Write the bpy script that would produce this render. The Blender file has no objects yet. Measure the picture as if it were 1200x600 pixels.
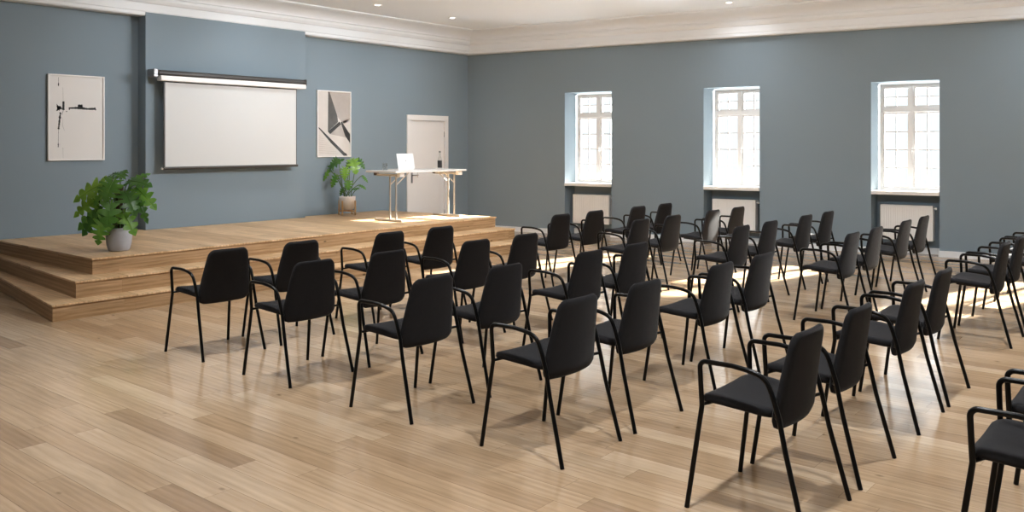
import bpy, math, random
from mathutils import Vector, Matrix
R = math.radians
random.seed(7)
S = bpy.context.scene
COL = S.collection

# ------------------------------------------------------------------ materials
def new_mat(name):
    m = bpy.data.materials.new(name); m.use_nodes = True
    nt = m.node_tree
    return m, nt, nt.nodes['Principled BSDF']

def plain(name, col, rough=0.5, metal=0.0, spec=0.5, bump=0.0, bscale=200.0, var=0.0, vscale=3.0, sheen=0.0, coat=0.0):
    m, nt, b = new_mat(name)
    b.inputs['Roughness'].default_value = rough
    b.inputs['Metallic'].default_value = metal
    b.inputs['Specular IOR Level'].default_value = spec
    b.inputs['Coat Weight'].default_value = coat
    b.inputs['Coat Roughness'].default_value = 0.03
    if sheen:
        b.inputs['Sheen Weight'].default_value = sheen
        b.inputs['Sheen Roughness'].default_value = 0.3
    tc = nt.nodes.new('ShaderNodeTexCoord')
    n = nt.nodes.new('ShaderNodeTexNoise'); n.inputs['Scale'].default_value = vscale; n.inputs['Detail'].default_value = 4
    nt.links.new(tc.outputs['Object'], n.inputs['Vector'])
    mx = nt.nodes.new('ShaderNodeMix'); mx.data_type = 'RGBA'
    mx.inputs[6].default_value = (*[c * (1 - var) for c in col], 1)
    mx.inputs[7].default_value = (*[min(1, c * (1 + var)) for c in col], 1)
    nt.links.new(n.outputs['Fac'], mx.inputs[0]); nt.links.new(mx.outputs[2], b.inputs['Base Color'])
    if bump:
        n2 = nt.nodes.new('ShaderNodeTexNoise'); n2.inputs['Scale'].default_value = bscale; n2.inputs['Detail'].default_value = 2
        nt.links.new(tc.outputs['Object'], n2.inputs['Vector'])
        bp = nt.nodes.new('ShaderNodeBump'); bp.inputs['Strength'].default_value = bump; bp.inputs['Distance'].default_value = 0.002
        nt.links.new(n2.outputs['Fac'], bp.inputs['Height']); nt.links.new(bp.outputs['Normal'], b.inputs['Normal'])
    return m

def wood(name, w, L, cols, rough=0.3, axis='X', joint=0.0018, joint_dark=0.36, coat=0.0, spec=0.5, knots=1.0, grain=1.0, seed=0.0):
    """procedural planks; axis = direction of the boards; risers use axis 'Y' with z across"""
    m, nt, b = new_mat(name)
    N = nt.nodes.new; Lk = nt.links.new
    def math_(op, a=None, c=None, d=None):
        n = N('ShaderNodeMath'); n.operation = op
        for i, v in enumerate((a, c, d)):
            if v is None: continue
            if isinstance(v, (int, float)): n.inputs[i].default_value = v
            else: Lk(v, n.inputs[i])
        return n.outputs[0]
    tc = N('ShaderNodeTexCoord'); sp = N('ShaderNodeSeparateXYZ'); Lk(tc.outputs['Object'], sp.inputs[0])
    if axis == 'X': u, v = sp.outputs[0], sp.outputs[1]
    else:
        u = math_('ADD', sp.outputs[1], math_('MULTIPLY', sp.outputs[0], 0.37)); v = sp.outputs[2]
    v = math_('ADD', v, 20.0 + seed); u = math_('ADD', u, 50.0)
    vr = math_('DIVIDE', v, w); row = math_('FLOOR', vr); fv = math_('FRACT', vr)
    wn = N('ShaderNodeTexWhiteNoise'); wn.noise_dimensions = '1D'; Lk(row, wn.inputs['W'])
    off = math_('MULTIPLY', wn.outputs['Value'], 7.3)
    ur = math_('DIVIDE', math_('ADD', u, off), L); colu = math_('FLOOR', ur); fu = math_('FRACT', ur)
    wid = math_('ADD', math_('MULTIPLY', row, 13.17), math_('MULTIPLY', colu, 3.71))
    w2 = N('ShaderNodeTexWhiteNoise'); w2.noise_dimensions = '1D'; Lk(wid, w2.inputs['W'])
    ramp = N('ShaderNodeValToRGB'); els = ramp.color_ramp.elements
    while len(els) < len(cols): els.new(0.5)
    for i, c in enumerate(cols):
        els[i].position = i / (len(cols) - 1); els[i].color = (*c, 1)
    Lk(w2.outputs['Value'], ramp.inputs[0])
    # grain: long streaks
    cmb = N('ShaderNodeCombineXYZ')
    Lk(math_('MULTIPLY', u, 1.3), cmb.inputs[0]); Lk(math_('MULTIPLY', v, 26.0), cmb.inputs[1]); Lk(math_('MULTIPLY', w2.outputs['Value'], 37.0), cmb.inputs[2])
    g = N('ShaderNodeTexNoise'); g.inputs['Scale'].default_value = 1.6; g.inputs['Detail'].default_value = 6; g.inputs['Roughness'].default_value = .62; g.inputs['Distortion'].default_value = .8
    Lk(cmb.outputs[0], g.inputs['Vector'])
    cm2 = N('ShaderNodeCombineXYZ')
    Lk(math_('MULTIPLY', u, 2.0), cm2.inputs[0]); Lk(math_('MULTIPLY', v, 9.0), cm2.inputs[1]); Lk(math_('MULTIPLY', w2.outputs['Value'], 91.0), cm2.inputs[2])
    g2 = N('ShaderNodeTexNoise'); g2.inputs['Scale'].default_value = 1.0; g2.inputs['Detail'].default_value = 3; Lk(cm2.outputs[0], g2.inputs['Vector'])
    wv = N('ShaderNodeTexWave'); wv.wave_type = 'RINGS'; wv.inputs['Scale'].default_value = .9; wv.inputs['Distortion'].default_value = 5.5; wv.inputs['Detail'].default_value = 3
    Lk(cm2.outputs[0], wv.inputs['Vector'])
    gm = math_('ADD', math_('MULTIPLY', math_('SUBTRACT', g.outputs['Fac'], .5), .75 * grain), math_('MULTIPLY', math_('SUBTRACT', g2.outputs['Fac'], .5), .5 * grain))
    gm = math_('ADD', gm, math_('MULTIPLY', math_('SUBTRACT', wv.outputs['Fac'], .5), .13 * grain))
    gm = math_('ADD', gm, 1.0)
    # knots
    cm3 = N('ShaderNodeCombineXYZ')
    Lk(math_('MULTIPLY', u, 1.1), cm3.inputs[0]); Lk(math_('MULTIPLY', v, 2.0), cm3.inputs[1]); Lk(w2.outputs['Value'], cm3.inputs[2])
    vo = N('ShaderNodeTexVoronoi'); vo.inputs['Scale'].default_value = 2.3; Lk(cm3.outputs[0], vo.inputs['Vector'])
    kn = N('ShaderNodeMapRange'); kn.inputs['From Min'].default_value = .015; kn.inputs['From Max'].default_value = .075
    kn.inputs['To Min'].default_value = 1 - .6 * knots; kn.inputs['To Max'].default_value = 1.0
    Lk(vo.outputs['Distance'], kn.inputs['Value'])
    fac = math_('MULTIPLY', gm, kn.outputs[0])
    # joints
    jv = math_('LESS_THAN', math_('MINIMUM', fv, math_('SUBTRACT', 1.0, fv)), joint / w)
    ju = math_('LESS_THAN', math_('MINIMUM', fu, math_('SUBTRACT', 1.0, fu)), joint * .7 / L)
    jj = math_('SUBTRACT', 1.0, math_('MULTIPLY', math_('MAXIMUM', jv, ju), joint_dark))
    fac = math_('MULTIPLY', fac, jj)
    vm = N('ShaderNodeVectorMath'); vm.operation = 'SCALE'; Lk(ramp.outputs[0], vm.inputs[0]); Lk(fac, vm.inputs['Scale'])
    hs = N('ShaderNodeHueSaturation'); Lk(vm.outputs[0], hs.inputs['Color'])
    Lk(math_('ADD', 1.18, math_('MULTIPLY', fac, -.18)), hs.inputs['Saturation'])
    Lk(hs.outputs[0], b.inputs['Base Color'])
    b.inputs['Specular IOR Level'].default_value = spec
    b.inputs['Coat Weight'].default_value = coat; b.inputs['Coat Roughness'].default_value = .08
    Lk(math_('ADD', rough, math_('MULTIPLY', g2.outputs['Fac'], .06)), b.inputs['Roughness'])
    bp = N('ShaderNodeBump'); bp.inputs['Strength'].default_value = .12; bp.inputs['Distance'].default_value = .001
    Lk(fac, bp.inputs['Height']); Lk(bp.outputs['Normal'], b.inputs['Normal'])
    return m

def glass_mat(name, tint=(1, 1, 1), gloss=1.0):
    m = bpy.data.materials.new(name); m.use_nodes = True; nt = m.node_tree; nt.nodes.clear()
    o = nt.nodes.new('ShaderNodeOutputMaterial'); t = nt.nodes.new('ShaderNodeBsdfTransparent'); t.inputs[0].default_value = (*tint, 1)
    g = nt.nodes.new('ShaderNodeBsdfGlossy'); g.inputs['Roughness'].default_value = .02
    f0 = nt.nodes.new('ShaderNodeLayerWeight'); f0.inputs[0].default_value = .5; f1 = nt.nodes.new('ShaderNodeMath'); f1.operation = 'POWER'; f1.inputs[1].default_value = 4.0; nt.links.new(f0.outputs['Facing'], f1.inputs[0]); f = nt.nodes.new('ShaderNodeMath'); f.operation = 'MULTIPLY_ADD'; f.inputs[1].default_value = .7; f.inputs[2].default_value = .04; nt.links.new(f1.outputs[0], f.inputs[0])
    mm = nt.nodes.new('ShaderNodeMath'); mm.operation = 'MULTIPLY'; mm.inputs[1].default_value = gloss; nt.links.new(f.outputs[0], mm.inputs[0])
    x = nt.nodes.new('ShaderNodeMixShader'); nt.links.new(mm.outputs[0], x.inputs[0]); nt.links.new(t.outputs[0], x.inputs[1]); nt.links.new(g.outputs[0], x.inputs[2])
    nt.links.new(x.outputs[0], o.inputs[0])
    return m

def emit_mat(name, col, st):
    m = bpy.data.materials.new(name); m.use_nodes = True; nt = m.node_tree; nt.nodes.clear()
    o = nt.nodes.new('ShaderNodeOutputMaterial'); e = nt.nodes.new('ShaderNodeEmission'); e.inputs[0].default_value = (*col, 1); e.inputs[1].default_value = st
    nt.links.new(e.outputs[0], o.inputs[0]); return m

def leaf_mat():
    m, nt, b = new_mat('monstera_leaf')
    N = nt.nodes.new; Lk = nt.links.new
    tc = N('ShaderNodeTexCoord'); oi = N('ShaderNodeObjectInfo')
    n = N('ShaderNodeTexNoise'); n.inputs['Scale'].default_value = 3.0; Lk(tc.outputs['Object'], n.inputs['Vector'])
    a = N('ShaderNodeMath'); a.operation = 'ADD'; Lk(n.outputs['Fac'], a.inputs[0]); Lk(oi.outputs['Random'], a.inputs[1])
    r = N('ShaderNodeMapRange'); r.inputs['From Min'].default_value = .3; r.inputs['From Max'].default_value = 1.6; Lk(a.outputs[0], r.inputs['Value'])
    ramp = N('ShaderNodeValToRGB'); e = ramp.color_ramp.elements
    e[0].color = (.036, .11, .02, 1); e[1].color = (.24, .44, .055, 1); e[1].position = 1.0
    x = e.new(.55); x.color = (.085, .225, .034, 1)
    Lk(r.outputs[0], ramp.inputs[0]); Lk(ramp.outputs[0], b.inputs['Base Color'])
    b.inputs['Roughness'].default_value = .26
    tr = N('ShaderNodeBsdfTranslucent'); Lk(ramp.outputs[0], tr.inputs[0])
    mx = N('ShaderNodeMixShader'); mx.inputs[0].default_value = .25
    Lk(b.outputs[0], mx.inputs[1]); Lk(tr.outputs[0], mx.inputs[2]); Lk(mx.outputs[0], nt.nodes['Material Output'].inputs[0])
    return m

M = {}
M['wall'] = plain('wall_paint_blue_grey', (.207, .262, .306), .75, var=.03, vscale=1.2, bump=.15, bscale=90, spec=.3)
M['ceil'] = plain('ceiling_white', (.845, .875, .912), .8, var=.01, spec=.2)
M['trimw'] = plain('trim_white', (.765, .79, .82), .5, var=.01)
M['white'] = plain('white_lacquer', (.82, .80, .785), .35, var=.01)
M['doorw'] = plain('door_white_paint', (.80, .785, .78), .4, var=.01)
M['rad'] = plain('radiator_white_enamel', (.84, .83, .82), .35, var=.01)
M['sill'] = plain('sill_white', (.85, .83, .81), .3, var=.01)
M['fabric'] = plain('charcoal_upholstery', (.020, .0195, .021), .95, var=.12, vscale=40, bump=.5, bscale=900, spec=.06, sheen=.13)
M['tube'] = plain('black_powder_coat', (.0020, .0020, .0022), .30, var=.05, spec=.22)
M['floor'] = wood('oak_parquet', .142, 1.35, [(.30, .197, .116), (.385, .264, .160), (.44, .314, .200), (.355, .240, .142), (.485, .358, .236)], rough=.13, grain=.75, spec=.38, coat=.0)
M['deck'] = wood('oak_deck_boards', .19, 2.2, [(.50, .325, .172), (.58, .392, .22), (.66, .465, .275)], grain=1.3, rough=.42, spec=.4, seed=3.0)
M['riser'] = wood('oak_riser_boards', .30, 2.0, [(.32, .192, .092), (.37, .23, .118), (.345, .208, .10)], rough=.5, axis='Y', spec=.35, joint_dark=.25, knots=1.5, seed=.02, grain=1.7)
M['screen'] = plain('projection_cloth', (.64, .65, .655), .9, var=.005, spec=.1)
M['dark'] = plain('dark_brown_metal', (.035, .031, .028), .45, var=.05)
M['alu'] = plain('brushed_aluminium', (.27, .27, .275), .4, metal=.7, var=.05)
M['nickel'] = plain('table_leg_metal', (.50, .47, .43), .36, metal=.6, var=.04)
M['brown'] = plain('brown_plastic', (.06, .04, .028), .5, var=.1)
M['paper'] = plain('art_paper', (.72, .70, .685), .6, var=.01, coat=.35)
M['ink'] = plain('black_ink', (.012, .012, .012), .6, var=.1)
M['inkg'] = plain('grey_ink', (.35, .34, .33), .6, var=.1)
M['pa'] = plain('print_light', (.62, .575, .54), .6, var=.06, vscale=6, coat=1.0)
M['pb'] = plain('print_mid', (.40, .355, .325), .6, var=.15, vscale=6, coat=1.0)
M['pc'] = plain('print_dark', (.085, .078, .072), .6, var=.4, vscale=9, coat=1.0)
M['pd'] = plain('print_black', (.02, .017, .016), .6, var=.4, vscale=9, coat=1.0)
M['concrete'] = plain('grey_concrete', (.44, .45, .50), .85, var=.10, vscale=14, bump=.4, bscale=60, spec=.2)
M['ceramic'] = plain('speckled_white_pot', (.62, .59, .56), .6, var=.15, vscale=30, spec=.3)
M['bamboo'] = plain('light_bamboo', (.50, .31, .14), .45, var=.15, vscale=12)
M['soil'] = plain('potting_soil', (.02, .014, .009), .95, var=.5, vscale=40, bump=.8, bscale=80)
M['stem'] = plain('green_stem', (.055, .11, .02), .5, var=.2, vscale=15)
M['coir'] = plain('coir_pole', (.045, .022, .012), .95, var=.5, vscale=50, bump=.8, bscale=120)
M['leaf'] = leaf_mat()
M['glass'] = glass_mat('window_glass', (.97, .98, .98), .8)
M['tumbler'] = glass_mat('drinking_glass', (.93, .94, .94), 1.5)
M['lamp'] = emit_mat('downlight_lens', (1, .95, .88), 6.0)
M['laptop'] = plain('laptop_white_shell', (.84, .84, .84), .35, var=.01)
M['keys'] = plain('keyboard_grey', (.55, .55, .56), .5, var=.03)
M['display'] = plain('laptop_display', (.02, .02, .025), .15, var=.05)

# ------------------------------------------------------------------ mesh helpers
class MB:
    def __init__(s): s.v = []; s.f = []; s.m = []; s.sm = []
    def add(s, verts, faces, mi=0, smooth=False, mat=None):
        o = len(s.v)
        for p in verts:
            p = Vector(p); s.v.append(tuple(mat @ p) if mat is not None else tuple(p))
        for f in faces: s.f.append(tuple(o + i for i in f)); s.m.append(mi); s.sm.append(smooth)
    def box(s, a, b, mi=0, mat=None):
        (x0, y0, z0), (x1, y1, z1) = a, b
        vs = [(x0, y0, z0), (x1, y0, z0), (x1, y1, z0), (x0, y1, z0), (x0, y0, z1), (x1, y0, z1), (x1, y1, z1), (x0, y1, z1)]
        s.add(vs, [(0, 3, 2, 1), (4, 5, 6, 7), (0, 1, 5, 4), (1, 2, 6, 5), (2, 3, 7, 6), (3, 0, 4, 7)], mi, False, mat)
    def quad(s, p, mi=0, mat=None): s.add(p, [tuple(range(len(p)))], mi, False, mat)
    def prism(s, poly, z0, z1, mi=0, mat=None):
        n = len(poly); vs = [(x, y, z0) for x, y in poly] + [(x, y, z1) for x, y in poly]
        fs = [tuple(reversed(range(n))), tuple(range(n, 2 * n))] + [(i, (i + 1) % n, n + (i + 1) % n, n + i) for i in range(n)]
        s.add(vs, fs, mi, False, mat)
    def tube(s, pts, r, n=10, mi=0, mat=None, caps=True):
        pts = [Vector(p) for p in pts]; k = len(pts)
        rr = r if isinstance(r, (list, tuple)) else [r] * k
        T = []
        for i in range(k):
            d = (pts[min(i + 1, k - 1)] - pts[max(i - 1, 0)]); T.append(d.normalized())
        up = Vector((0, 0, 1)) if abs(T[0].z) < .9 else Vector((0, 1, 0))
        nrm = (up - T[0] * up.dot(T[0])).normalized(); vs = []; fs = []
        for i in range(k):
            nrm = (nrm - T[i] * nrm.dot(T[i])).normalized(); bn = T[i].cross(nrm)
            for j in range(n):
                a = 2 * math.pi * j / n
                vs.append(pts[i] + (nrm * math.cos(a) + bn * math.sin(a)) * rr[i])
        for i in range(k - 1):
            for j in range(n):
                fs.append((i * n + j, i * n + (j + 1) % n, (i + 1) * n + (j + 1) % n, (i + 1) * n + j))
        s.add(vs, fs, mi, True, mat)
        if caps:
            s.add(vs[:n], [tuple(reversed(range(n)))], mi, False, mat); s.add(vs[-n:], [tuple(range(n))], mi, False, mat)
    def lathe(s, prof, n=32, mi=0, mat=None):
        vs = []; fs = []
        for (r, z) in prof:
            for j in range(n):
                a = 2 * math.pi * j / n; vs.append((r * math.cos(a), r * math.sin(a), z))
        for i in range(len(prof) - 1):
            for j in range(n):
                fs.append((i * n + j, i * n + (j + 1) % n, (i + 1) * n + (j + 1) % n, (i + 1) * n + j))
        s.add(vs, fs, mi, True, mat)
    def build(s, name, mats, parent=None, bevel=0, loc=None, weld=False):
        me = bpy.data.meshes.new(name); me.from_pydata(s.v, [], s.f)
        if not isinstance(mats, (list, tuple)): mats = [mats]
        for m in mats: me.materials.append(m)
        for p, mi, sm in zip(me.polygons, s.m, s.sm): p.material_index = mi; p.use_smooth = sm
        me.update()
        o = bpy.data.objects.new(name, me); COL.objects.link(o)
        if parent: o.parent = parent
        if loc: o.location = loc
        if bevel:
            b = o.modifiers.new('bevel', 'BEVEL'); b.width = bevel; b.segments = 2; b.limit_method = 'ANGLE'; b.angle_limit = R(40)
        return o

def tag(o, label, cat, group=None):
    o['label'] = label; o['category'] = cat
    if group: o['group'] = group
    return o
def thing(name, label, cat, loc=(0, 0, 0), rz=0.0, group=None):
    o = bpy.data.objects.new(name, None); COL.objects.link(o); o.empty_display_size = .1
    o.location = loc; o.rotation_euler = (0, 0, rz)
    return tag(o, label, cat, group)
def struct(o): o['kind'] = 'structure'; return o
def arc(c, r, a0, a1, n): return [(c[0] + r * math.cos(R(a0 + (a1 - a0) * i / n)), c[1] + r * math.sin(R(a0 + (a1 - a0) * i / n))) for i in range(n + 1)]
def smooth_path(pts, it=2):
    pts = [Vector(p) for p in pts]
    for _ in range(it):
        q = [pts[0]]
        for a, b in zip(pts, pts[1:]): q += [a * .75 + b * .25, a * .25 + b * .75]
        q.append(pts[-1]); pts = q
    return pts

# ------------------------------------------------------------------ room
ANG = R(8.647)
WD = Vector((math.cos(ANG), math.sin(ANG), 0)); WN = Vector((-math.sin(ANG), math.cos(ANG), 0))
def W(s, d, z): return WD * s + Vector((0, d, 0)) + Vector((0, 0, z))      # window-wall frame, depth runs along the room's length
XR, YB, HC, SMAX = 15.5, -15.5, 3.715, 15.6
WINS = [2.095 + 2.5605 * k for k in range(6)]; OW = .914; ZS, ZT = .87, 2.535; DN, DW = .30, .42
SMAX = XR / math.cos(ANG)

mb = MB()
mb.quad([(-.1, YB - .1, 0), (XR + .1, YB - .1, 0), (XR + .1, XR * math.tan(ANG) + .40, 0), (-.1, .37, 0)])
struct(mb.build('floor', M['floor']))

mb = MB()   # wall with the screen, its projecting breast and the door opening
DY0, DY1, DZ = -1.60, -.556, 2.13
for a, b, z0, z1 in [(YB, DY0, 0, HC), (DY1, 0, 0, HC), (DY0, DY1, DZ, HC)]:
    mb.quad([(0, a, z0), (0, b, z0), (0, b, z1), (0, a, z1)])
PY0, PY1, PX = -6.497, -3.934, .2
struct(mb.build('wall_left', M['wall']))
mb = MB(); mb.box((0, PY0, 0), (PX, PY1, 3.36)); struct(mb.build('wall_center', M['wall']))

mb = MB()
def wq(p, mi=0): mb.quad([W(*q) for q in p], mi)
edges = [0.0]
for s0 in WINS: edges += [s0, s0 + OW]
edges.append(SMAX)
for i in range(0, len(edges), 2): wq([(edges[i], 0, 0), (edges[i + 1], 0, 0), (edges[i + 1], 0, HC), (edges[i], 0, HC)])
for s0 in WINS:
    s1 = s0 + OW
    wq([(s0, 0, ZT), (s1, 0, ZT), (s1, 0, HC), (s0, 0, HC)])
    wq([(s0, 0, 0), (s0, DN, 0), (s0, DN, ZS), (s0, 0, ZS)]); wq([(s1, 0, 0), (s1, DN, 0), (s1, DN, ZS), (s1, 0, ZS)])
    wq([(s0, DN, 0), (s1, DN, 0), (s1, DN, ZS), (s0, DN, ZS)])
    wq([(s0, 0, ZS), (s0, DW, ZS), (s0, DW, ZT), (s0, 0, ZT)], 1); wq([(s1, 0, ZS), (s1, DW, ZS), (s1, DW, ZT), (s1, 0, ZT)], 1)
    wq([(s0, 0, ZT), (s1, 0, ZT), (s1, DW, ZT), (s0, DW, ZT)], 1)
    wq([(s0, 0, ZS), (s1, 0, ZS), (s1, DW, ZS), (s0, DW, ZS)], 1)
M['reveal'] = plain('reveal_paint', (.222, .268, .300), .7, var=.01, spec=.2)
struct(mb.build('wall_right', [M['wall'], M['reveal']]))
mb = MB(); mb.quad([(XR, YB, 0), (XR, XR * math.tan(ANG), 0), (XR, XR * math.tan(ANG), HC), (XR, YB, HC)]); struct(mb.build('wall_back', M['wall']))
mb = MB(); mb.quad([(0, YB, 0), (XR, YB, 0), (XR, YB, HC), (0, YB, HC)]); struct(mb.build('wall_near', M['wall']))
mb = MB(); mb.quad([(-.1, YB - .1, HC), (XR + .1, YB - .1, HC), (XR + .1, XR * math.tan(ANG) + .40, HC), (-.1, .37, HC)]); struct(mb.build('ceiling', M['ceil']))

# cornice: profile (offset from wall, z)
prof = [(0, 3.316), (.185, 3.314), (.195, 3.33), (.195, 3.365), (.205, 3.372), (.205, 3.475), (.225, 3.482), (.25, 3.52), (.25, 3.558), (.285, 3.562)]
prof += [(.285 + .25 * (1 - math.cos(R(a))), 3.565 + .115 * math.sin(R(a))) for a in range(10, 91, 10)]
prof += [(.56, 3.685), (.585, 3.692), (.60, 3.70), (.60, HC)]
def corn_left(o, z): return (o, (-o + math.sin(ANG) * o) / math.cos(ANG), z)
mb = MB(); vs = []; fs = []
for o, z in prof:
    p = WD * SMAX - WN * o
    vs += [(o, YB, z), corn_left(o, z), (p.x, p.y, z)]
for i in range(len(prof) - 1):
    for j in range(2): a = i * 3 + j; fs.append((a, a + 1, a + 4, a + 3))
mb.add(vs, fs, 0, False)
o = struct(mb.build('trim_1', M['trimw']))

# baseboards
mb = MB()
mb.box((0, YB, 0), (.015, PY0, .088)); mb.box((0, PY1, 0), (.015, DY0 - .09, .088)); mb.box((0, DY1 + .09, 0), (.015, -.02, .088))
mb.box((PX, PY0 - .015, 0), (PX + .015, PY1 + .015, .088))
struct(mb.build('baseboard_left', M['trimw'], bevel=.003))
mb = MB()
def wbox(mb, s0, s1, d0, d1, z0, z1, mi=0):
    vs = [W(s, d, z) for z in (z0, z1) for s, d in ((s0, d0), (s1, d0), (s1, d1), (s0, d1))]
    mb.add(vs, [(0, 3, 2, 1), (4, 5, 6, 7), (0, 1, 5, 4), (1, 2, 6, 5), (2, 3, 7, 6), (3, 0, 4, 7)], mi)
for i in range(0, len(edges), 2): wbox(mb, edges[i] + (.02 if i == 0 else -.012), edges[i + 1] + .012, -.018, -.001, 0, .088)
for s0 in WINS: wbox(mb, s0 + .002, s0 + OW - .002, DN - .018, DN - .001, 0, .088)
struct(mb.build('baseboard_right', M['trimw']))

# windows
for k, s0 in enumerate(WINS):
    root = bpy.data.objects.new('window_%d' % (k + 1), None); COL.objects.link(root); struct(root); root.location = W(s0 + OW / 2, DW - .05, ZS)
    inv = Matrix.Translation(-root.location)
    def wb(m, s_0, s_1, d0, d1, z0, z1):
        vs = [inv @ W(s0 + s, d, z) for z in (z0, z1) for s, d in ((s_0, d0), (s_1, d0), (s_1, d1), (s_0, d1))]
        m.add(vs, [(0, 3, 2, 1), (4, 5, 6, 7), (0, 1, 5, 4), (1, 2, 6, 5), (2, 3, 7, 6), (3, 0, 4, 7)])
    z0, z1 = .93, 2.515
    f = MB(); d0, d1 = DW - .07, DW
    wb(f, .018, .052, d0, d1, z0, z1); wb(f, OW - .052, OW - .018, d0, d1, z0, z1)
    wb(f, .052, OW - .052, d0, d1, z1 - .035, z1); wb(f, .052, OW - .052, d0, d1, z0, z0 + .03)
    wb(f, .052, OW - .052, d0 - .012, d1, 2.098, 2.158)                   # transom
    wb(f, OW / 2 - .022, OW / 2 + .022, d0 - .005, d1, z0 + .03, z1 - .035)   # mullion
    f.build('window_frame', M['white'], root)
    g = MB(); g.box((0, 0, 0), (0, 0, 0)) if False else None
    for (a, b, za, zb, nr) in [(.054, OW / 2 - .024, 2.16, z1 - .037, 2), (OW / 2 + .024, OW - .054, 2.16, z1 - .037, 2), (.054, OW / 2 - .024, z0 + .032, 2.096, 4), (OW / 2 + .024, OW - .054, z0 + .032, 2.096, 4)]:
        sh = MB(); e0, e1 = DW - .06, DW - .015; t = .03
        wb(sh, a, a + t, e0, e1, za, zb); wb(sh, b - t, b, e0, e1, za, zb); wb(sh, a + t, b - t, e0, e1, za, za + t); wb(sh, a + t, b - t, e0, e1, zb - t, zb)
        bar = .0095
        wb(sh, (a + b) / 2 - bar, (a + b) / 2 + bar, e0 + .008, e1 - .008, za + t, zb - t)
        for r in range(1, nr):
            zz = za + t + (zb - za - 2 * t) * r / nr
            wb(sh, a + t, b - t, e0 + .008, e1 - .008, zz - bar, zz + bar)
        so = sh.build('window_sash', M['white'], root)
        gl = MB(); wb(gl, a + t - .005, b - t + .005, DW - .04, DW - .036, za + t - .005, zb - t + .005)
        gl.build('window_pane', M['glass'], so)
    h = MB(); wb(h, OW / 2 - .012, OW / 2 + .012, d0 - .03, d0 - .004, 1.47, 1.56); wb(h, OW / 2 - .010, OW / 2 + .09, d0 - .045, d0 - .03, 1.52, 1.537)
    h.build('window_handle', M['white'], root)
    sl = MB(); wb(sl, .004, OW - .004, -.025, DW - .07, ZS + .001, .925)
    sl.build('window_sill', M['sill'], root, bevel=.006)
    if k < 4:
        names = ['white panel radiator under the window nearest the stage', 'white panel radiator under the middle of the three windows',
                 'white panel radiator under the rightmost window in view', 'white panel radiator under the window just past the right edge']
        rd = thing('radiator', names[k], 'radiator', W(s0 + OW / 2, .16, .205), 0, 'panel radiators under the windows')
        ri = Matrix.Translation(-rd.location)
        def rb(m, s_0, s_1, d0, d1, z0, z1):
            vs = [ri @ W(s0 + s, d, z) for z in (z0, z1) for s, d in ((s_0, d0), (s_1, d0), (s_1, d1), (s_0, d1))]
            m.add(vs, [(0, 3, 2, 1), (4, 5, 6, 7), (0, 1, 5, 4), (1, 2, 6, 5), (2, 3, 7, 6), (3, 0, 4, 7)])
        p = MB(); rb(p, .105, .80, .10, .118, .205, .71)
        for i in range(22):
            s_ = .118 + i * .0308; rb(p, s_, s_ + .018, .092, .102, .235, .69)
        p.build('panel', M['rad'], rd)
        p = MB(); rb(p, .11, .795, .128, .20, .215, .70); p.build('convector', M['rad'], rd)
        p = MB()
        rb(p, .10, .805, .094, .205, .706, .716)
        for i in range(20): rb(p, .125 + i * .034, .14 + i * .034, .10, .20, .7165, .7175)
        p.build('top_grille', M['rad'], rd)
        p = MB(); rb(p, .10, .106, .096, .205, .21, .706); rb(p, .80, .806, .096, .205, .21, .706); p.build('side_cover', M['rad'], rd)
        p = MB(); c = ri @ W(s0 + .80, .15, .675); d = ri @ W(s0 + .845, .15, .675)
        p.tube([c, c + (d - c) * .4, c + (d - c) * .41, d], [.008, .008, .018, .016], 12); p.build('thermostat_valve', M['white'], rd)
        p = MB(); rb(p, .2, .23, .20, DN - .002, .3, .33); rb(p, .68, .71, .20, DN - .002, .3, .33); rb(p, .2, .23, .20, DN - .002, .6, .63); rb(p, .68, .71, .20, DN - .002, .6, .63)
        p.build('wall_bracket', M['rad'], rd)

# door
root = bpy.data.objects.new('door_1', None); COL.objects.link(root); struct(root); root.location = (0, (DY0 + DY1) / 2, 0)
yc = (DY0 + DY1) / 2; hw = (DY1 - DY0) / 2
m = MB()
for sgn in (-1, 1):
    a, b = sorted((sgn * (hw - .02), sgn * (hw + .02))); m.box((-.12, min(sgn * hw, sgn * (hw - .085)), 0), (.022, max(sgn * hw, sgn * (hw - .085)), DZ + .012 - .09))
    m.box((.022, min(sgn * hw, sgn * (hw - .02)), 0), (.03, max(sgn * hw, sgn * (hw - .02)), DZ - .078)) if False else None
m.box((-.12, -hw, DZ - .085), (.022, hw, DZ + .01)); m.box((-.12, -hw - .001, 0), (.0, -hw + .001, DZ))
m.build('door_frame', M['doorw'], root, bevel=.004)
m = MB(); m.box((-.06, -hw + .088, .006), (-.012, hw - .088, DZ - .088)); lf = m.build('door_leaf', M['doorw'], root, bevel=.003)
m = MB()
m.box((-.0118, -hw + .12, .92), (-.004, -hw + .155, 1.12)); m.tube([(-.004, -hw + .138, 1.06), (.035, -hw + .138, 1.06), (.04, -hw + .15, 1.06), (.04, -hw + .25, 1.06)], .009, 10)
m.build('door_handle', M['alu'], lf)
m = MB()
for z in (.3, 1.75): m.tube([(-.006, hw - .082, z), (-.006, hw - .082, z + .1)], .008, 10)
m.build('hinge', M['alu'], root)
m = MB(); m.box((-.14, -hw - .1, -.0), (-.125, hw + .1, DZ + .1)); m.build('door_back', M['doorw'], root)

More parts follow.
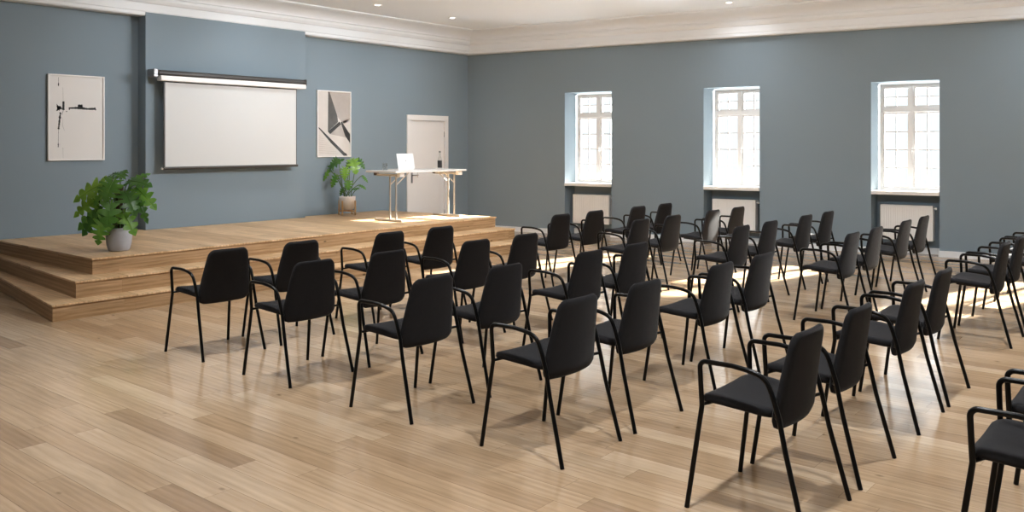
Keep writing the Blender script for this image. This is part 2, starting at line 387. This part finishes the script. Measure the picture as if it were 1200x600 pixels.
# ------------------------------------------------------------------ wooden stage, three stepped tiers
Z1, Z2, Z3 = .478, .317, .155
stage = thing('stage_podium', 'oak stage podium with two stepped tiers in front, along the screen wall', 'stage', (1.3, -5, 0))
def tier(name, poly, z0, z1):
    o = Vector((1.3, -5))
    pl = [(x - o.x, y - o.y) for x, y in poly]
    c = Vector((sum(x for x, y in pl) / len(pl), sum(y for x, y in pl) / len(pl)))
    b = MB(); ins = [(x + (-.012 if i in (1, 2) else 0), y + (.012 if i in (0, 1) else -.012 if i in (2,) else 0)) for i, (x, y) in enumerate(pl)]
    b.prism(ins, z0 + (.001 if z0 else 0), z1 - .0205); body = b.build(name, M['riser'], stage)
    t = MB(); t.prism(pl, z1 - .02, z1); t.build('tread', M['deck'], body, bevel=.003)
pil = [(.003, PY1 - .0), (.003, PY1)]
def stage_poly(fl, fr, br, bl):
    return [bl, fl, fr, br, (.017, -3.915), (PX + .017, -3.915), (PX + .017, -6.515), (.017, -6.515)]
tier('upper_deck', stage_poly((2.574, -8.27), (2.402, -1.947), (.017, -2.19), (.017, -8.225)), Z2, Z1)
tier('middle_step', stage_poly((2.882, -8.563), (2.761, -1.91), (.017, -2.13), (.017, -8.29)), Z3, Z2)
tier('lower_step', stage_poly((3.065, -8.848), (3.13, -1.87), (.017, -2.07), (.017, -8.36)), 0, Z3)

# ------------------------------------------------------------------ armchair
def pad(P, nu, nv, t, name, mat, parent, prof_v=None):
    """closed cushion around the mid surface P(u,v); thickness t, rounded rim"""
    def seq(n):
        a = [-1, -.975, -.93] + [-.93 + 1.86 * i / (n) for i in range(1, n)] + [.93, .975, 1]
        return a
    us, vs_ = seq(nu), seq(nv); fu = lambda x: math.sqrt(max(0, 1 - max(0, (abs(x) - .90) / .10) ** 2))
    V = {}; m = MB(); verts = []; idx = {}
    def nrm(u, v):
        e = .01; du = P(min(1, u + e), v) - P(max(-1, u - e), v); dv = P(u, min(1, v + e)) - P(u, max(-1, v - e)); return du.cross(dv).normalized()
    for side in (1, -1):
        for i, u in enumerate(us):
            for j, v in enumerate(vs_):
                rim = i in (0, len(us) - 1) or j in (0, len(vs_) - 1)
                if rim and side == -1: idx[(side, i, j)] = idx[(1, i, j)]; continue
                th = fu(u) * fu(v) * t / 2
                uu = max(-.999, min(.999, u)); vv = max(-.999, min(.999, v))
                verts.append(P(u, v) + nrm(uu, vv) * th * side); idx[(side, i, j)] = len(verts) - 1
    fs = []
    for side in (1, -1):
        for i in range(len(us) - 1):
            for j in range(len(vs_) - 1):
                q = [idx[(side, i, j)], idx[(side, i + 1, j)], idx[(side, i + 1, j + 1)], idx[(side, i, j + 1)]]
                fs.append(tuple(q if side == 1 else reversed(q)))
    m.add(verts, fs, 0, True)
    return m.build(name, mat, parent)

def corner_map(u, v, hw, hh, r):
    """square parameter to a rounded rectangle of half sizes hw, hh"""
    x, y = u * hw, v * hh
    ax, ay = abs(x) - (hw - r), abs(y) - (hh - r)
    if ax > 0 and ay > 0:
        m_ = max(ax, ay); d = math.hypot(ax, ay)
        k = m_ / d if d > 0 else 1
        x = math.copysign(hw - r + ax * k, x); y = math.copysign(hh - r + ay * k, y)
    return x, y

def back_mid(u, v):
    y, zz = corner_map(u, v, .2, .206, .052 if v > 0 else .058)      # zz -.212...212
    z = .603 + zz; t = (z - .385) / .424         # 0 bottom, 1 top
    hw = .228 - .064 * max(0, t) ** 1.25
    if t < .3: hw -= .008 * ((.3 - t) / .3) ** 2
    yy = y / .2 * hw
    x = .128 + .062 * t ** 1.15 - .0 + .012 * (1 - t) * (1 - t)
    x -= .028 * (yy / .2) ** 2 * (1.15 - .35 * t)
    if t < .14: x -= .030 * ((.14 - t) / .14) ** 2
    return Vector((x, yy, z))
def seat_mid(u, v):
    y, xx = corner_map(u, v, .239, .165, .06)    # xx front(-)..rear(+)
    x = -.062 + xx
    t = (x + .227) / .33
    yy = y * (1 - .13 * max(0, t - .45) / .55)
    z = .478 - .002 * t - .034 * max(0, t - .25) ** 1.4
    z += .010 * (abs(yy) / .23) ** 2 - .014 * max(0, .12 - t) / .12
    return Vector((x, yy, z))

def make_chair():
    t = thing('armchair', '', 'chair')
    pad(seat_mid, 12, 10, .040, 'seat', M['fabric'], t)
    pad(back_mid, 12, 16, .032, 'backrest', M['fabric'], t)
    r = .0112
    for s in (-1, 1):
        m = MB(); m.tube([(-.266, s * .271, 0.0005), (-.204, s * .249, .452), (-.2035, s * .2485, .462)], r, 12); m.build('leg', M['tube'], t)
        m = MB(); m.tube([(.262, s * .264, 0.0005), (.176, s * .248, .32), (.143, s * .2435, .470)], r, 12); m.build('leg', M['tube'], t)
        pth = [(-.2035, s * .2485, .458), (-.208, s * .252, .56), (-.211, s * .254, .652), (-.195, s * .2545, .654), (-.06, s * .2545, .655), (.03, s * .253, .645), (.085, s * .251, .625), (.112, s * .247, .575), (.143, s * .2435, .468)]
        pp = [Vector(p) for p in pth]
        # rounded front corner, then a swept rear bend
        front = [pp[0], pp[1], Vector((-.2105, s * .254, .622))] + [Vector((-.1815 + .029 * math.cos(R(a)), s * .2543, .624 + .030 * math.sin(R(a)))) for a in range(165, 89, -15)]
        rear = smooth_path(pp[4:], 2)
        m = MB(); m.tube(front + rear, r, 12); m.build('armrest', M['tube'], t)
    m = MB()
    m.tube([(-.2035, -.2485, .462), (-.17, -.20, .470), (-.17, .20, .470), (-.2035, .2485, .462)], .008, 10)
    m.tube([(.143, -.243, .464), (.10, -.19, .452), (.085, 0, .446), (.10, .19, .452), (.143, .243, .464)], .008, 10)
    for s in (-1, 1): m.tube([(-.16, s * .13, .452), (.09, s * .13, .436)], .007, 8)
    m.build('seat_frame', M['tube'], t)
    return t

def copy_tree(o):
    c = o.copy(); COL.objects.link(c)
    for ch in list(o.children):
        d = ch.copy(); COL.objects.link(d); d.parent = c
    return c
ROWS = [5.145, 6.205, 7.355, 8.425, 9.64, 10.71]
COLS = [-8.475, -7.795, -6.815, -6.15, -4.185, -3.49, -2.50, -1.80]
row_txt = ['front row by the stage', 'second row from the stage', 'third row from the stage', 'fourth row from the stage', 'fifth row from the stage', 'nearest row, at the lower right edge of the photo']
col_txt = ['first at its left end', 'second from its left end', 'third from left, just past the first gap', 'fourth from left, by the middle aisle',
           'fourth from its window end, by the middle aisle', 'third from its window end', 'second from its window end', 'last at its window end']
proto = make_chair(); first = True
for i, x in enumerate(ROWS):
    for j, y in enumerate(COLS):
        if i == 5 and j > 1: continue
        o = proto if first else copy_tree(proto); first = False
        o.location = (x, y, 0)
        if i == 5:
            o['label'] = ['black armchair cut off at the lower right photo edge, nearest to the camera', 'black armchair at right photo edge, behind the nearest cut-off armchair'][j]
        elif i == 1 and j == 6: o['label'] = 'black armchair with sunlit beige-looking back, in front of the middle radiator'
        else: o['label'] = 'black armchair, %s, %s' % (row_txt[i], col_txt[j])
        o['group'] = 'black armchairs in rows facing the stage'

# ------------------------------------------------------------------ projection screen
sx = PX + .0003
ps = thing('hanging_projection_screen', 'white pull-down projection screen hanging on the projecting wall', 'projection screen', (PX, -5.25, 1.28))
def L(p): return (p[0] - PX, p[1] + 5.25, p[2] - 1.28)
m = MB(); CX = .33
m.tube([L((CX, -6.40, 2.555)), L((CX, -4.06, 2.555))], .042, 20); m.build('roller_tube', M['dark'], ps)
m = MB(); m.box(L((CX - .055, -6.385, 2.452)), L((CX + .062, -4.055, 2.522))); m.build('housing', M['white'], ps, bevel=.01)
m = MB()
m.box(L((sx, -6.475, 2.50)), L((CX + .045, -6.415, 2.605))); m.build('wall_bracket', M['alu'], ps, bevel=.006)
m = MB(); m.box(L((sx, -4.058, 2.50)), L((CX + .045, -4.03, 2.60))); m.build('wall_bracket', M['dark'], ps, bevel=.006)
m = MB(); m.box(L((CX - .002, -6.295, 1.30)), L((CX + .002, -4.20, 2.46))); m.build('projection_surface', M['screen'], ps)
m = MB(); m.box(L((CX - .0035, -6.315, 1.30)), L((CX + .0028, -6.295, 2.46))); m.box(L((CX - .0035, -4.20, 1.30)), L((CX + .0028, -4.19, 2.46))); m.box(L((CX + .0022, -6.295, 2.435)), L((CX + .003, -4.2, 2.452)))
m.build('black_border', M['dark'], ps)
m = MB(); m.tube([L((CX, -6.325, 1.29)), L((CX, -4.175, 1.29))], .019, 14); bar = m.build('weight_bar', M['dark'], ps)
m = MB(); m.tube([L((CX, -6.345, 1.285)), L((CX, -6.325, 1.285))], .013, 12); m.build('end_cap', M['white'], bar)

# ------------------------------------------------------------------ framed posters
def poster(label, y0, y1, z0, z1, draw, mats):
    t = thing('framed_poster', label, 'poster', (.002, (y0 + y1) / 2, (z0 + z1) / 2)); w, h = (y1 - y0) / 2, (z1 - z0) / 2; b = .018
    m = MB(); m.box((0, -w, -h), (.03, -w + b, h)); m.box((0, w - b, -h), (.03, w, h)); m.box((0, -w + b, -h), (.03, w - b, -h + b)); m.box((0, -w + b, h - b), (.03, w - b, h))
    m.build('frame', M['white'], t, bevel=.002)
    m = MB(); m.box((0, -w + b, -h + b), (.018, w - b, h - b), 0)
    def q(pts, mi, lift=.0004): m.quad([(.018 + lift, -w + b + u * (2 * w - 2 * b), h - b - v * (2 * h - 2 * b)) for u, v in pts], mi)
    draw(q); m.build('print', mats, t)
def art1(q):
    rnd = random.Random(3)
    def stroke(pts, ws, mi, jag=.25, n=6):
        for (a, b, w0, w1) in zip(pts, pts[1:], ws, ws[1:]):
            for i in range(n):
                f0, f1 = i / n, (i + 1) / n
                p = (a[0] + (b[0] - a[0]) * f0, a[1] + (b[1] - a[1]) * f0); r_ = (a[0] + (b[0] - a[0]) * f1, a[1] + (b[1] - a[1]) * f1)
                dx, dy = r_[0] - p[0], r_[1] - p[1]; l = math.hypot(dx, dy) or 1; nx, ny = -dy / l, dx / l
                wa = (w0 + (w1 - w0) * f0) * (1 + jag * rnd.uniform(-1, 1)); wb_ = (w0 + (w1 - w0) * f1) * (1 + jag * rnd.uniform(-1, 1))
                q([(p[0] - nx * wa, p[1] - ny * wa), (r_[0] - nx * wb_, r_[1] - ny * wb_), (r_[0] + nx * wb_, r_[1] + ny * wb_), (p[0] + nx * wa, p[1] + ny * wa)], mi)
    stroke([(.35, .385), (.55, .378), (.70, .388), (.86, .383)], [.008, .016, .011, .012], 1)
    stroke([(.835, .37), (.865, .40)], [.010, .010], 1)
    stroke([(.52, .352), (.61, .352)], [.012, .014], 1); stroke([(.54, .345), (.60, .375)], [.012, .014], 1)
    stroke([(.36, .375), (.362, .408)], [.01, .008], 1)
    stroke([(.255, .305), (.253, .41)], [.022, .02], 1)
    for k in range(12):
        a = rnd.uniform(0, 6.28); r_ = rnd.uniform(.03, .075)
        stroke([(.165, .39), (.165 + r_ * math.cos(a), .39 + r_ * .75 * math.sin(a))], [.018, .004], 1, n=3)
    stroke([(.20, .44), (.185, .52), (.165, .64)], [.014, .016, .012], 1, .6, 10)
    stroke([(.165, .64), (.160, .80)], [.003, .003], 1); stroke([(.160, .80), (.160, .855)], [.008, .009], 1, .5)
    stroke([(.165, .02), (.165, .09)], [.003, .003], 1); stroke([(.165, .09), (.163, .125)], [.01, .008], 1, .5)
    stroke([(.245, .14), (.25, .30)], [.0025, .003], 2); stroke([(.255, .41), (.225, .47)], [.003, .003], 1)
    stroke([(.235, .50), (.24, .60), (.275, .66)], [.0025, .003, .002], 2); stroke([(.245, .86), (.25, .99)], [.003, .002], 2)
    stroke([(.30, .425), (.325, .427)], [.006, .003], 1)
poster('white framed poster of black ink strokes, on the wall left of the screen', -7.653, -6.958, 1.406, 2.482, art1, [M['paper'], M['ink'], M['inkg']])
def art2(q):
    q([(0, .0), (.30, 0), (.30, .62), (0, .56)], 0)
    q([(.30, 0), (1, 0), (1, .42), (.80, .50), (.62, .40)], 2, .0005)
    q([(.31, .0), (.35, .0), (.60, .38), (.62, .47), (.30, .62)], 3, .0006)
    q([(.30, .62), (.66, .46), (.72, .50), (.37, .66)], 4, .0007)
    q([(.37, .66), (.72, .49), (1, .74), (.86, .71)], 2, .0006)
    q([(.70, .47), (.74, .46), (1, .66), (1, .80), (.84, .68)], 4, .0008)
    q([(0, .56), (.04, .56), (.90, .985), (.80, 1.0), (.40, .80)], 4, .0006)
    q([(.02, .62), (.75, 1.0), (0, 1.0)], 1, .0005)
    for k in range(9): q([(.02, .68 + k * .033), (.10 + k * .065, .70 + k * .033), (.10 + k * .065, .703 + k * .033), (.02, .684 + k * .033)], 2, .0007)
    q([(.80, .50), (1, .42), (1, .64), (.76, .45)], 0, .0007)
    q([(.82, .95), (.88, .96), (.92, 1.0), (.80, 1.0)], 4, .0009)
poster('white framed black and white abstract poster above the small potted plant', -3.569, -2.881, 1.405, 2.482, art2, [M['pa'], M['pa'], M['pb'], M['pc'], M['pd']])

# ------------------------------------------------------------------ folding table on the stage, with laptop, glass, bottle
TX0, TX1, TY0, TY1 = 1.35, 2.0, -3.70, -2.20
tb = thing('folding_table', 'white topped folding table with T-foot metal legs on the stage', 'table', (1.675, -2.95, Z1))
tz = .745
m = MB(); m.box((TX0 - 1.675, TY0 + 2.95, tz - .028), (TX1 - 1.675, TY1 + 2.95, tz)); m.build('tabletop', M['white'], tb, bevel=.004)
for yy, sg in ((-3.535 + 2.95, 1), (-2.30 + 2.95, -1)):
    x0 = 1.375 - 1.675; x1 = 1.96 - 1.675; ca, cb_ = (1.70 - 1.675), (1.83 - 1.675)
    m = MB()
    for cx_ in (ca, cb_): m.tube([(cx_, yy, .028), (cx_, yy, tz - .08)], .0135, 12)
    m.build('leg', M['nickel'], tb)
    m = MB(); m.box((x0, yy - .022, .0005), (x1, yy + .022, .03)); m.build('foot', M['nickel'], tb, bevel=.006)
    m = MB(); m.tube([(x0 + .02, yy, tz - .066), (x1 - .04, yy, tz - .066)], .017, 12); m.build('top_beam', M['nickel'], tb)
    m = MB(); m.box((x0 - .005, yy - .03, tz - .075), (x0 + .05, yy + .03, tz - .0245)); m.build('hinge_block', M['brown'], tb, bevel=.005)
    m = MB(); m.box((x1 - .06, yy - .045, tz - .088), (x1 + .0, yy + .045, tz - .0245)); m.build('hinge_block', M['white'], tb, bevel=.006)
    m = MB()
    for cx_ in (ca, cb_): m.tube([(cx_, yy + .005 * sg, tz - .21), (cx_, yy + .26 * sg, tz - .03)], .0075, 8)
    m.build('brace', M['nickel'], tb)
m = MB(); m.box((.19, -.28, tz - .034), (.22, -.02, tz - .0245)); m.box((.19, .05, tz - .034), (.22, .20, tz - .0245))
m.tube([(.205, -.20, tz - .034), (.205, -.20, tz - .10), (.205, -.185, tz - .105)], .004, 8)
m.build('cable_clip', M['nickel'], tb)

zt = Z1 + tz + .0005
lp = thing('laptop', 'open white laptop on the folding table, lid back towards the seats', 'laptop', (1.66, -3.16, zt), 0)
m = MB(); m.box((-.24, -.17, 0), (.0, .17, .016)); m.build('base', M['laptop'], lp, bevel=.004)
m = MB(); m.box((-.215, -.145, .0162), (-.10, .145, .0172)); m.build('keyboard', M['keys'], lp)
Mx = Matrix.Translation((.0, 0, .017)) @ Matrix.Rotation(R(-11), 4, 'Y')
m = MB(); m.box((-.006, -.17, 0), (.001, .17, .235), 0, Mx); lid = m.build('lid', M['laptop'], lp, bevel=.0025)
m = MB(); m.box((-.0068, -.158, .012), (-.0061, .158, .226), 0, Mx); m.build('display', M['display'], lid)
m = MB(); m.lathe([(0, .0015), (.011, .0015), (.011, 0)], 20, 0, Mx @ Matrix.Translation((.0006, 0, .125)) @ Matrix.Rotation(R(90), 4, 'Y')); m.build('lid_emblem', M['keys'], lid)

gl = thing('drinking_glass', 'clear empty tumbler on the left part of the folding table', 'glass', (1.55, -3.50, zt))
m = MB(); m.lathe([(0, 0), (.030, 0), (.034, .105), (.0315, .105), (.0275, .012), (0, .012)], 28); m.build('glass_body', M['tumbler'], gl)
bt = thing('water_bottle', 'slim glass bottle with a dark label on the folding table in front of the door', 'bottle', (1.66, -2.45, zt))
m = MB(); m.lathe([(0, 0), (.034, 0), (.036, .01), (.036, .13), (.03, .16), (.015, .20), (.0125, .24), (.0145, .245), (.0145, .26)], 28); m.build('bottle_body', M['tumbler'], bt)
m = MB()
n_ = 14; vs = []; 
for k in range(n_ + 1):
    a = R(-75 + 150 * k / n_) - R(50) ; vs += [(.0368 * math.cos(a), .0368 * math.sin(a), .02), (.0368 * math.cos(a), .0368 * math.sin(a), .135)]
m.add(vs, [(2 * k, 2 * k + 2, 2 * k + 3, 2 * k + 1) for k in range(n_)], 0, True); m.build('label', M['pd'], bt)
m = MB(); m.lathe([(.0145, .26), (.016, .261), (.016, .282), (0, .283)], 20); m.build('cap', M['alu'], bt)

# ------------------------------------------------------------------ monstera plants
def leaf_mesh(nl, seed):
    """heart-shaped split leaf, base at origin, tip at +Y (length 1), face towards +Z"""
    rnd = random.Random(seed); m = MB()
    ctl = smooth_path([(0, -.02, 0), (.10, -.20, 0), (.30, -.21, 0), (.46, -.06, 0), (.52, .18, 0), (.47, .48, 0), (.32, .76, 0), (.13, .95, 0), (0, 1.06, 0)], 2)
    acc = [0.0]
    for a, b in zip(ctl, ctl[1:]): acc.append(acc[-1] + (b - a).length)
    def margin(q):
        d = max(0, min(1, q)) * acc[-1]
        for k in range(len(acc) - 1):
            if d <= acc[k + 1] + 1e-9:
                f = (d - acc[k]) / max(1e-9, acc[k + 1] - acc[k]); return ctl[k].lerp(ctl[k + 1], f)
        return ctl[-1]
    def lift(p): return Vector((p.x, p.y, -.26 * max(0, p.y) ** 2 + .08 * p.y - .38 * p.x * p.x + .12 * abs(p.x)))
    for sd in (-1, 1):
        for i in range(nl):
            q0, q1 = i / nl, (i + 1) / nl
            t0, t1 = max(0, (q0 - .10) / .90) ** 1.1, max(0, (q1 - .10) / .90) ** 1.1
            gp = rnd.uniform(.34, .46) / nl if i < nl - 1 else .05 / nl
            inner = rnd.uniform(.26, .36); vs = []; K = 8
            for k in range(K + 1):
                f = k / K
                sl = 0 if f <= inner else gp * ((f - inner) / (1 - inner)) ** .6
                en = 0 if f < .80 else ((f - .80) / .20) ** 2 * .22 / nl
                for (t, q, sg) in ((t0, q0, 1), (t1, q1, -1)):
                    first_edge = (i == 0 and sg == 1); last_edge = (i == nl - 1 and sg == -1)
                    qq = q + sg * ((0 if (first_edge or last_edge) else sl) + en)
                    mp = margin(qq); mp = Vector((mp.x * sd, mp.y, 0)); rp_ = Vector((0, min(1.0, t), 0))
                    vs.append(lift(rp_.lerp(mp, f)))
            fs = [(2 * k, 2 * k + 2, 2 * k + 3, 2 * k + 1) if sd > 0 else (2 * k, 2 * k + 1, 2 * k + 3, 2 * k + 2) for k in range(K)]
            m.add(vs, fs, 0, True)
    m.tube([lift(Vector((0, y / 8, 0))) + Vector((0, 0, .006)) for y in range(9)], [.014 - .0012 * y for y in range(9)], 6)
    o = m.build('leaf', M['leaf']); me = o.data; bpy.data.objects.remove(o); return me
LEAVES = [leaf_mesh(6, 1), leaf_mesh(7, 2), leaf_mesh(5, 3)]
RT = Vector((.769, .639, 0)); DP = Vector((-.639, .769, 0)); UP = Vector((0, 0, 1))
def plant(root, pot_top, leaves, stem_r, pot_r):
    rnd = random.Random(11)
    for k, (bx, bz, tx, tz_, d, dt, wide, tilt) in enumerate(leaves):
        b = RT * bx + UP * bz + DP * d; t = RT * tx + UP * tz_ + DP * (d + dt)
        ax = t - b; ln = ax.length; ay = ax.normalized()
        want = (-DP * .9 + UP * (.95 + tilt) + RT * .25).normalized()
        nz = (want - ay * want.dot(ay)).normalized(); nx = ay.cross(nz)
        mt = Matrix((nx, ay, nz)).transposed().to_4x4()
        me = LEAVES[k % 3]
        o = bpy.data.objects.new('leaf', me); COL.objects.link(o); o.parent = root
        o.matrix_local = Matrix.Translation(b) @ mt @ Matrix.Diagonal((ln * wide * .86, ln, ln, 1))
        a = rnd.uniform(0, 6.28); s0 = Vector((pot_r * .45 * math.cos(a), pot_r * .45 * math.sin(a), pot_top - .03))
        mid = s0.lerp(b, .5) + UP * .10 * (b - s0).length + Vector((0, 0, .02))
        m = MB(); m.tube(smooth_path([s0, mid, b - ay * .02 + UP * .01, b + ay * .01], 2), stem_r, 7); m.build('stem', M['stem'], root)

p1 = thing('potted_monstera', 'large bushy monstera in a grey concrete pot on the front corner of the stage', 'plant', (2.14, -7.79, Z1 + .0005))
m = MB(); m.lathe([(0, 0), (.092, 0), (.108, .015), (.125, .08), (.130, .15), (.126, .20), (.122, .212), (.124, .222), (.120, .246), (.112, .246), (.112, .21), (0, .21)], 40); pot = m.build('pot', M['concrete'], p1)
m = MB(); m.lathe([(.1115, .214), (.05, .222), (0, .226)], 24); m.build('soil', M['soil'], p1)
m = MB(); m.tube([(0, 0, .2), (.0, .0, .45), (.01, .01, .70)], .035, 12); m.build('moss_pole', M['coir'], p1)
def px1(x): return (x - 137.0) / 124.5
def pz1(y): return (294.0 - y) / 124.5
def LF(bx, by, tx, ty, d=0., dt=0., wide=1.0, tilt=0.): return (px1(bx), pz1(by), px1(tx), pz1(ty), d, dt, wide, tilt)
plant(p1, .246, [
    LF(121, 205, 86, 223, -.05, -.12, 1.0, .1), LF(114, 222, 83, 244, .0, -.12, .9), LF(118, 240, 92, 261, -.08, -.1, 1.0),
    LF(124, 243, 101, 268, -.14, -.1, 1.0), LF(131, 250, 127, 280, -.24, -.08, 1.05, -.3), LF(137, 229, 140, 263, -.20, -.1, 1.0, -.2),
    LF(136, 201, 133, 224, -.12, -.14, 1.35, .2), LF(129, 192, 148, 194, .02, -.1, .9, .5), LF(150, 202, 182, 204, .02, -.1, 1.0, .3),
    LF(158, 212, 187, 235, .05, -.08, .85), LF(151, 216, 170, 242, -.10, -.1, 1.1), LF(150, 243, 169, 268, -.12, -.08, .95),
    LF(158, 228, 175, 255, .06, -.06, .6), LF(140, 208, 116, 229, -.14, -.1, 1.0), LF(126, 204, 111, 193, .1, .1, .8, .6),
    LF(148, 204, 166, 190, .1, .1, .9, .6), LF(128, 234, 113, 252, .14, .12, .9), LF(137, 198, 139, 186, .05, .08, 1.2, .8)], .0065, .11)

p2 = thing('potted_monstera', 'small sparse monstera in a white pot on a wooden plant stand by the wall', 'plant', (.34, -3.22, Z1 + .0005))
SC = 68.0
m = MB(); m.lathe([(0, .085), (.085, .085), (.105, .10), (.125, .18), (.130, .27), (.130, .302), (.120, .302), (.118, .27), (0, .27)], 36); m.build('pot', M['ceramic'], p2)
m = MB(); m.lathe([(.1175, .274), (0, .28)], 24); m.build('soil', M['soil'], p2)
st = MB()
for k in range(4):
    a = R(20 + 90 * k); c, s_ = math.cos(a), math.sin(a)
    q = Matrix.Rotation(a, 4, 'Z')
    lg = MB(); lg.box((.138, -.011, .0), (.158, .011, .235), 0, q); lg.build('stand_leg', M['bamboo'], p2, bevel=.003)
st.box((-.138, -.011, .055), (.138, .011, .078), 0, Matrix.Rotation(R(20), 4, 'Z')); st.box((-.138, -.0105, .062), (.138, .0105, .084), 0, Matrix.Rotation(R(110), 4, 'Z'))
st.build('stand_cross', M['bamboo'], p2, bevel=.003)
def L2(bx, by, tx, ty, d=0., dt=0., wide=1.0, tilt=0.): return ((bx - 388) / SC, (250.2 - by) / SC, (tx - 388) / SC, (250.2 - ty) / SC, d, dt, wide, tilt)
plant(p2, .30, [
    L2(369, 199, 383, 188, .0, -.05, .85, .1), L2(376, 189, 369, 199, .05, -.05, .9, .0), L2(368, 202, 361, 213, .0, .0, .55), L2(377, 207, 372, 219, -.05, -.05, .85),
    L2(387, 199, 387, 211, -.1, -.05, 1.15), L2(394, 190, 399, 204, .0, -.08, 1.25), L2(399, 190, 407, 199, .05, .0, .95), L2(405, 208, 411, 214, .0, -.02, .7),
    L2(391, 213, 391, 222, -.12, -.05, 1.3, .5), L2(402, 218, 409, 221, .0, -.05, .9, .8), L2(401, 221, 393, 222, -.05, -.05, .6, .6), L2(390, 192, 386, 200, .06, .0, 1.0), L2(384, 221, 381, 229, -.05, -.02, .8)], .006, .12)

# ------------------------------------------------------------------ lights
lamp_xy = [(1.34, -3.46), (1.29, -1.78), (5.52, -.28)]
lamp_lab = ['recessed ceiling downlight above the folding table, left of the room corner', 'recessed ceiling downlight nearest the room corner, above the door', 'recessed ceiling downlight near the top edge above the middle window']
for (x, y), lb in zip(lamp_xy, lamp_lab):
    t = thing('ceiling_downlight', lb, 'ceiling light', (x, y, HC - .001), 0, 'recessed ceiling downlights')
    m = MB(); m.lathe([(.045, -.004), (.065, -.007), (.072, -.004), (.073, 0), (.045, 0)], 28); m.build('trim_ring', M['white'], t)
    m = MB(); m.lathe([(0, -.002), (.045, -.002)], 24); m.build('lens', M['lamp'], t)
def disk(x, y, z, p, size=.14, spread=160, col=(.935, .97, 1), tilt=None):
    l = bpy.data.lights.new('downlight_or_fill_lamp', 'AREA'); l.shape = 'DISK'; l.size = size; l.energy = p; l.color = col; l.spread = R(spread)
    o = bpy.data.objects.new('downlight_or_fill_lamp', l); COL.objects.link(o); o.location = (x, y, z)
    if tilt: o.rotation_euler = Vector(tilt).to_track_quat('-Z', 'Y').to_euler()
    return o
for y, p in ((-1.78, 4), (-3.46, 5), (-5.15, 5), (-6.85, 3)): disk(1.34, y, HC - .03, p, .13, 115, tilt=(-.50, .10, -1))
disk(5.52, -.28, HC - .03, 6, .13, 120, tilt=(-.07, .45, -1))
disk(9.70, .30, HC - .03, 6, .13, 120, tilt=(-.07, .45, -1))
def spot_at(x, y, tx, ty, tz_, p, size=.22, spread=110): disk(x, y, HC - .06, p, size, spread, tilt=(tx - x, ty - y, tz_ - HC))
spot_at(5.52, -2.3, 0, -4.4, 1.4, 36)
spot_at(5.52, -3.9, 0, -6.9, 1.4, 46)
spot_at(5.52, -1.2, 0, -2.0, 1.5, 9)
spot_at(5.52, -6.3, 5.0, .7, 1.2, 30)  # added fill, brightens the window wall and radiators, not a room lamp
spot_at(9.70, -6.3, 9.0, 1.4, 1.2, 33)  # second added fill for the right part of the window wall
for x in (5.52, 9.70, 13.9):
    for y in (-3.3, -6.3, -9.3, -12.4): disk(x, y, HC - .012, 42.0 if y > -12 else 30.0, .17, 130)
sun = bpy.data.lights.new('sun', 'SUN'); sun.energy = 110.0; sun.angle = R(1.6); sun.color = (1, .95, .87)
so = bpy.data.objects.new('sun', sun); COL.objects.link(so)
hd = Vector((-.21, -.977, 0)).normalized(); dirv = (hd + Vector((0, 0, -.425))).normalized()
so.rotation_euler = dirv.to_track_quat('-Z', 'Y').to_euler()
wd = bpy.data.worlds.new('daylight'); S.world = wd; wd.use_nodes = True
nt = wd.node_tree; bg = nt.nodes['Background']
tc = nt.nodes.new('ShaderNodeTexCoord'); sp = nt.nodes.new('ShaderNodeSeparateXYZ'); nt.links.new(tc.outputs['Generated'], sp.inputs[0])
r2 = nt.nodes.new('ShaderNodeMapRange'); r2.interpolation_type = 'SMOOTHSTEP'; r2.inputs['From Min'].default_value = .10; r2.inputs['From Max'].default_value = .32; r2.inputs['To Min'].default_value = 0.0; r2.inputs['To Max'].default_value = 3.0
nt.links.new(sp.outputs[2], r2.inputs['Value'])
rp = nt.nodes.new('ShaderNodeMapRange'); rp.interpolation_type = 'SMOOTHSTEP'      # unseen glow from below, added to brighten the ceiling; hazy sky above
rp.inputs['From Min'].default_value = -.45; rp.inputs['From Max'].default_value = -.13; rp.inputs['To Min'].default_value = 21.0; rp.inputs['To Max'].default_value = 1.08
nt.links.new(sp.outputs[2], rp.inputs['Value']); ad = nt.nodes.new('ShaderNodeMath'); ad.operation = 'ADD'; nt.links.new(rp.outputs[0], ad.inputs[0]); nt.links.new(r2.outputs[0], ad.inputs[1]); nt.links.new(ad.outputs[0], bg.inputs[1]); bg.inputs[0].default_value = (.88, .95, 1, 1)

# ------------------------------------------------------------------ camera
cam = bpy.data.cameras.new('camera'); co = bpy.data.objects.new('camera', cam); COL.objects.link(co); S.camera = co
cam.sensor_width = 36; cam.lens = 36 * 1010.25 / 1200; cam.shift_y = -130.0 / 1200; cam.clip_start = .02
co.location = (11.2146, -12.1697, 1.6)
fw = Vector((-.639, .769, 0)).normalized()
co.rotation_euler = fw.to_track_quat('-Z', 'Y').to_euler()
S.view_settings.view_transform = 'Standard'; S.view_settings.look = 'None'; S.view_settings.gamma = 1; S.view_settings.exposure = 0.25
S.view_settings.use_curve_mapping = False
S.cycles.use_denoising = True; S.cycles.max_bounces = 10; S.cycles.diffuse_bounces = 6; S.cycles.transparent_max_bounces = 12
S.cycles.sample_clamp_indirect = 6.0
try: S.cycles.denoiser = 'OPENIMAGEDENOISE'
except Exception: pass
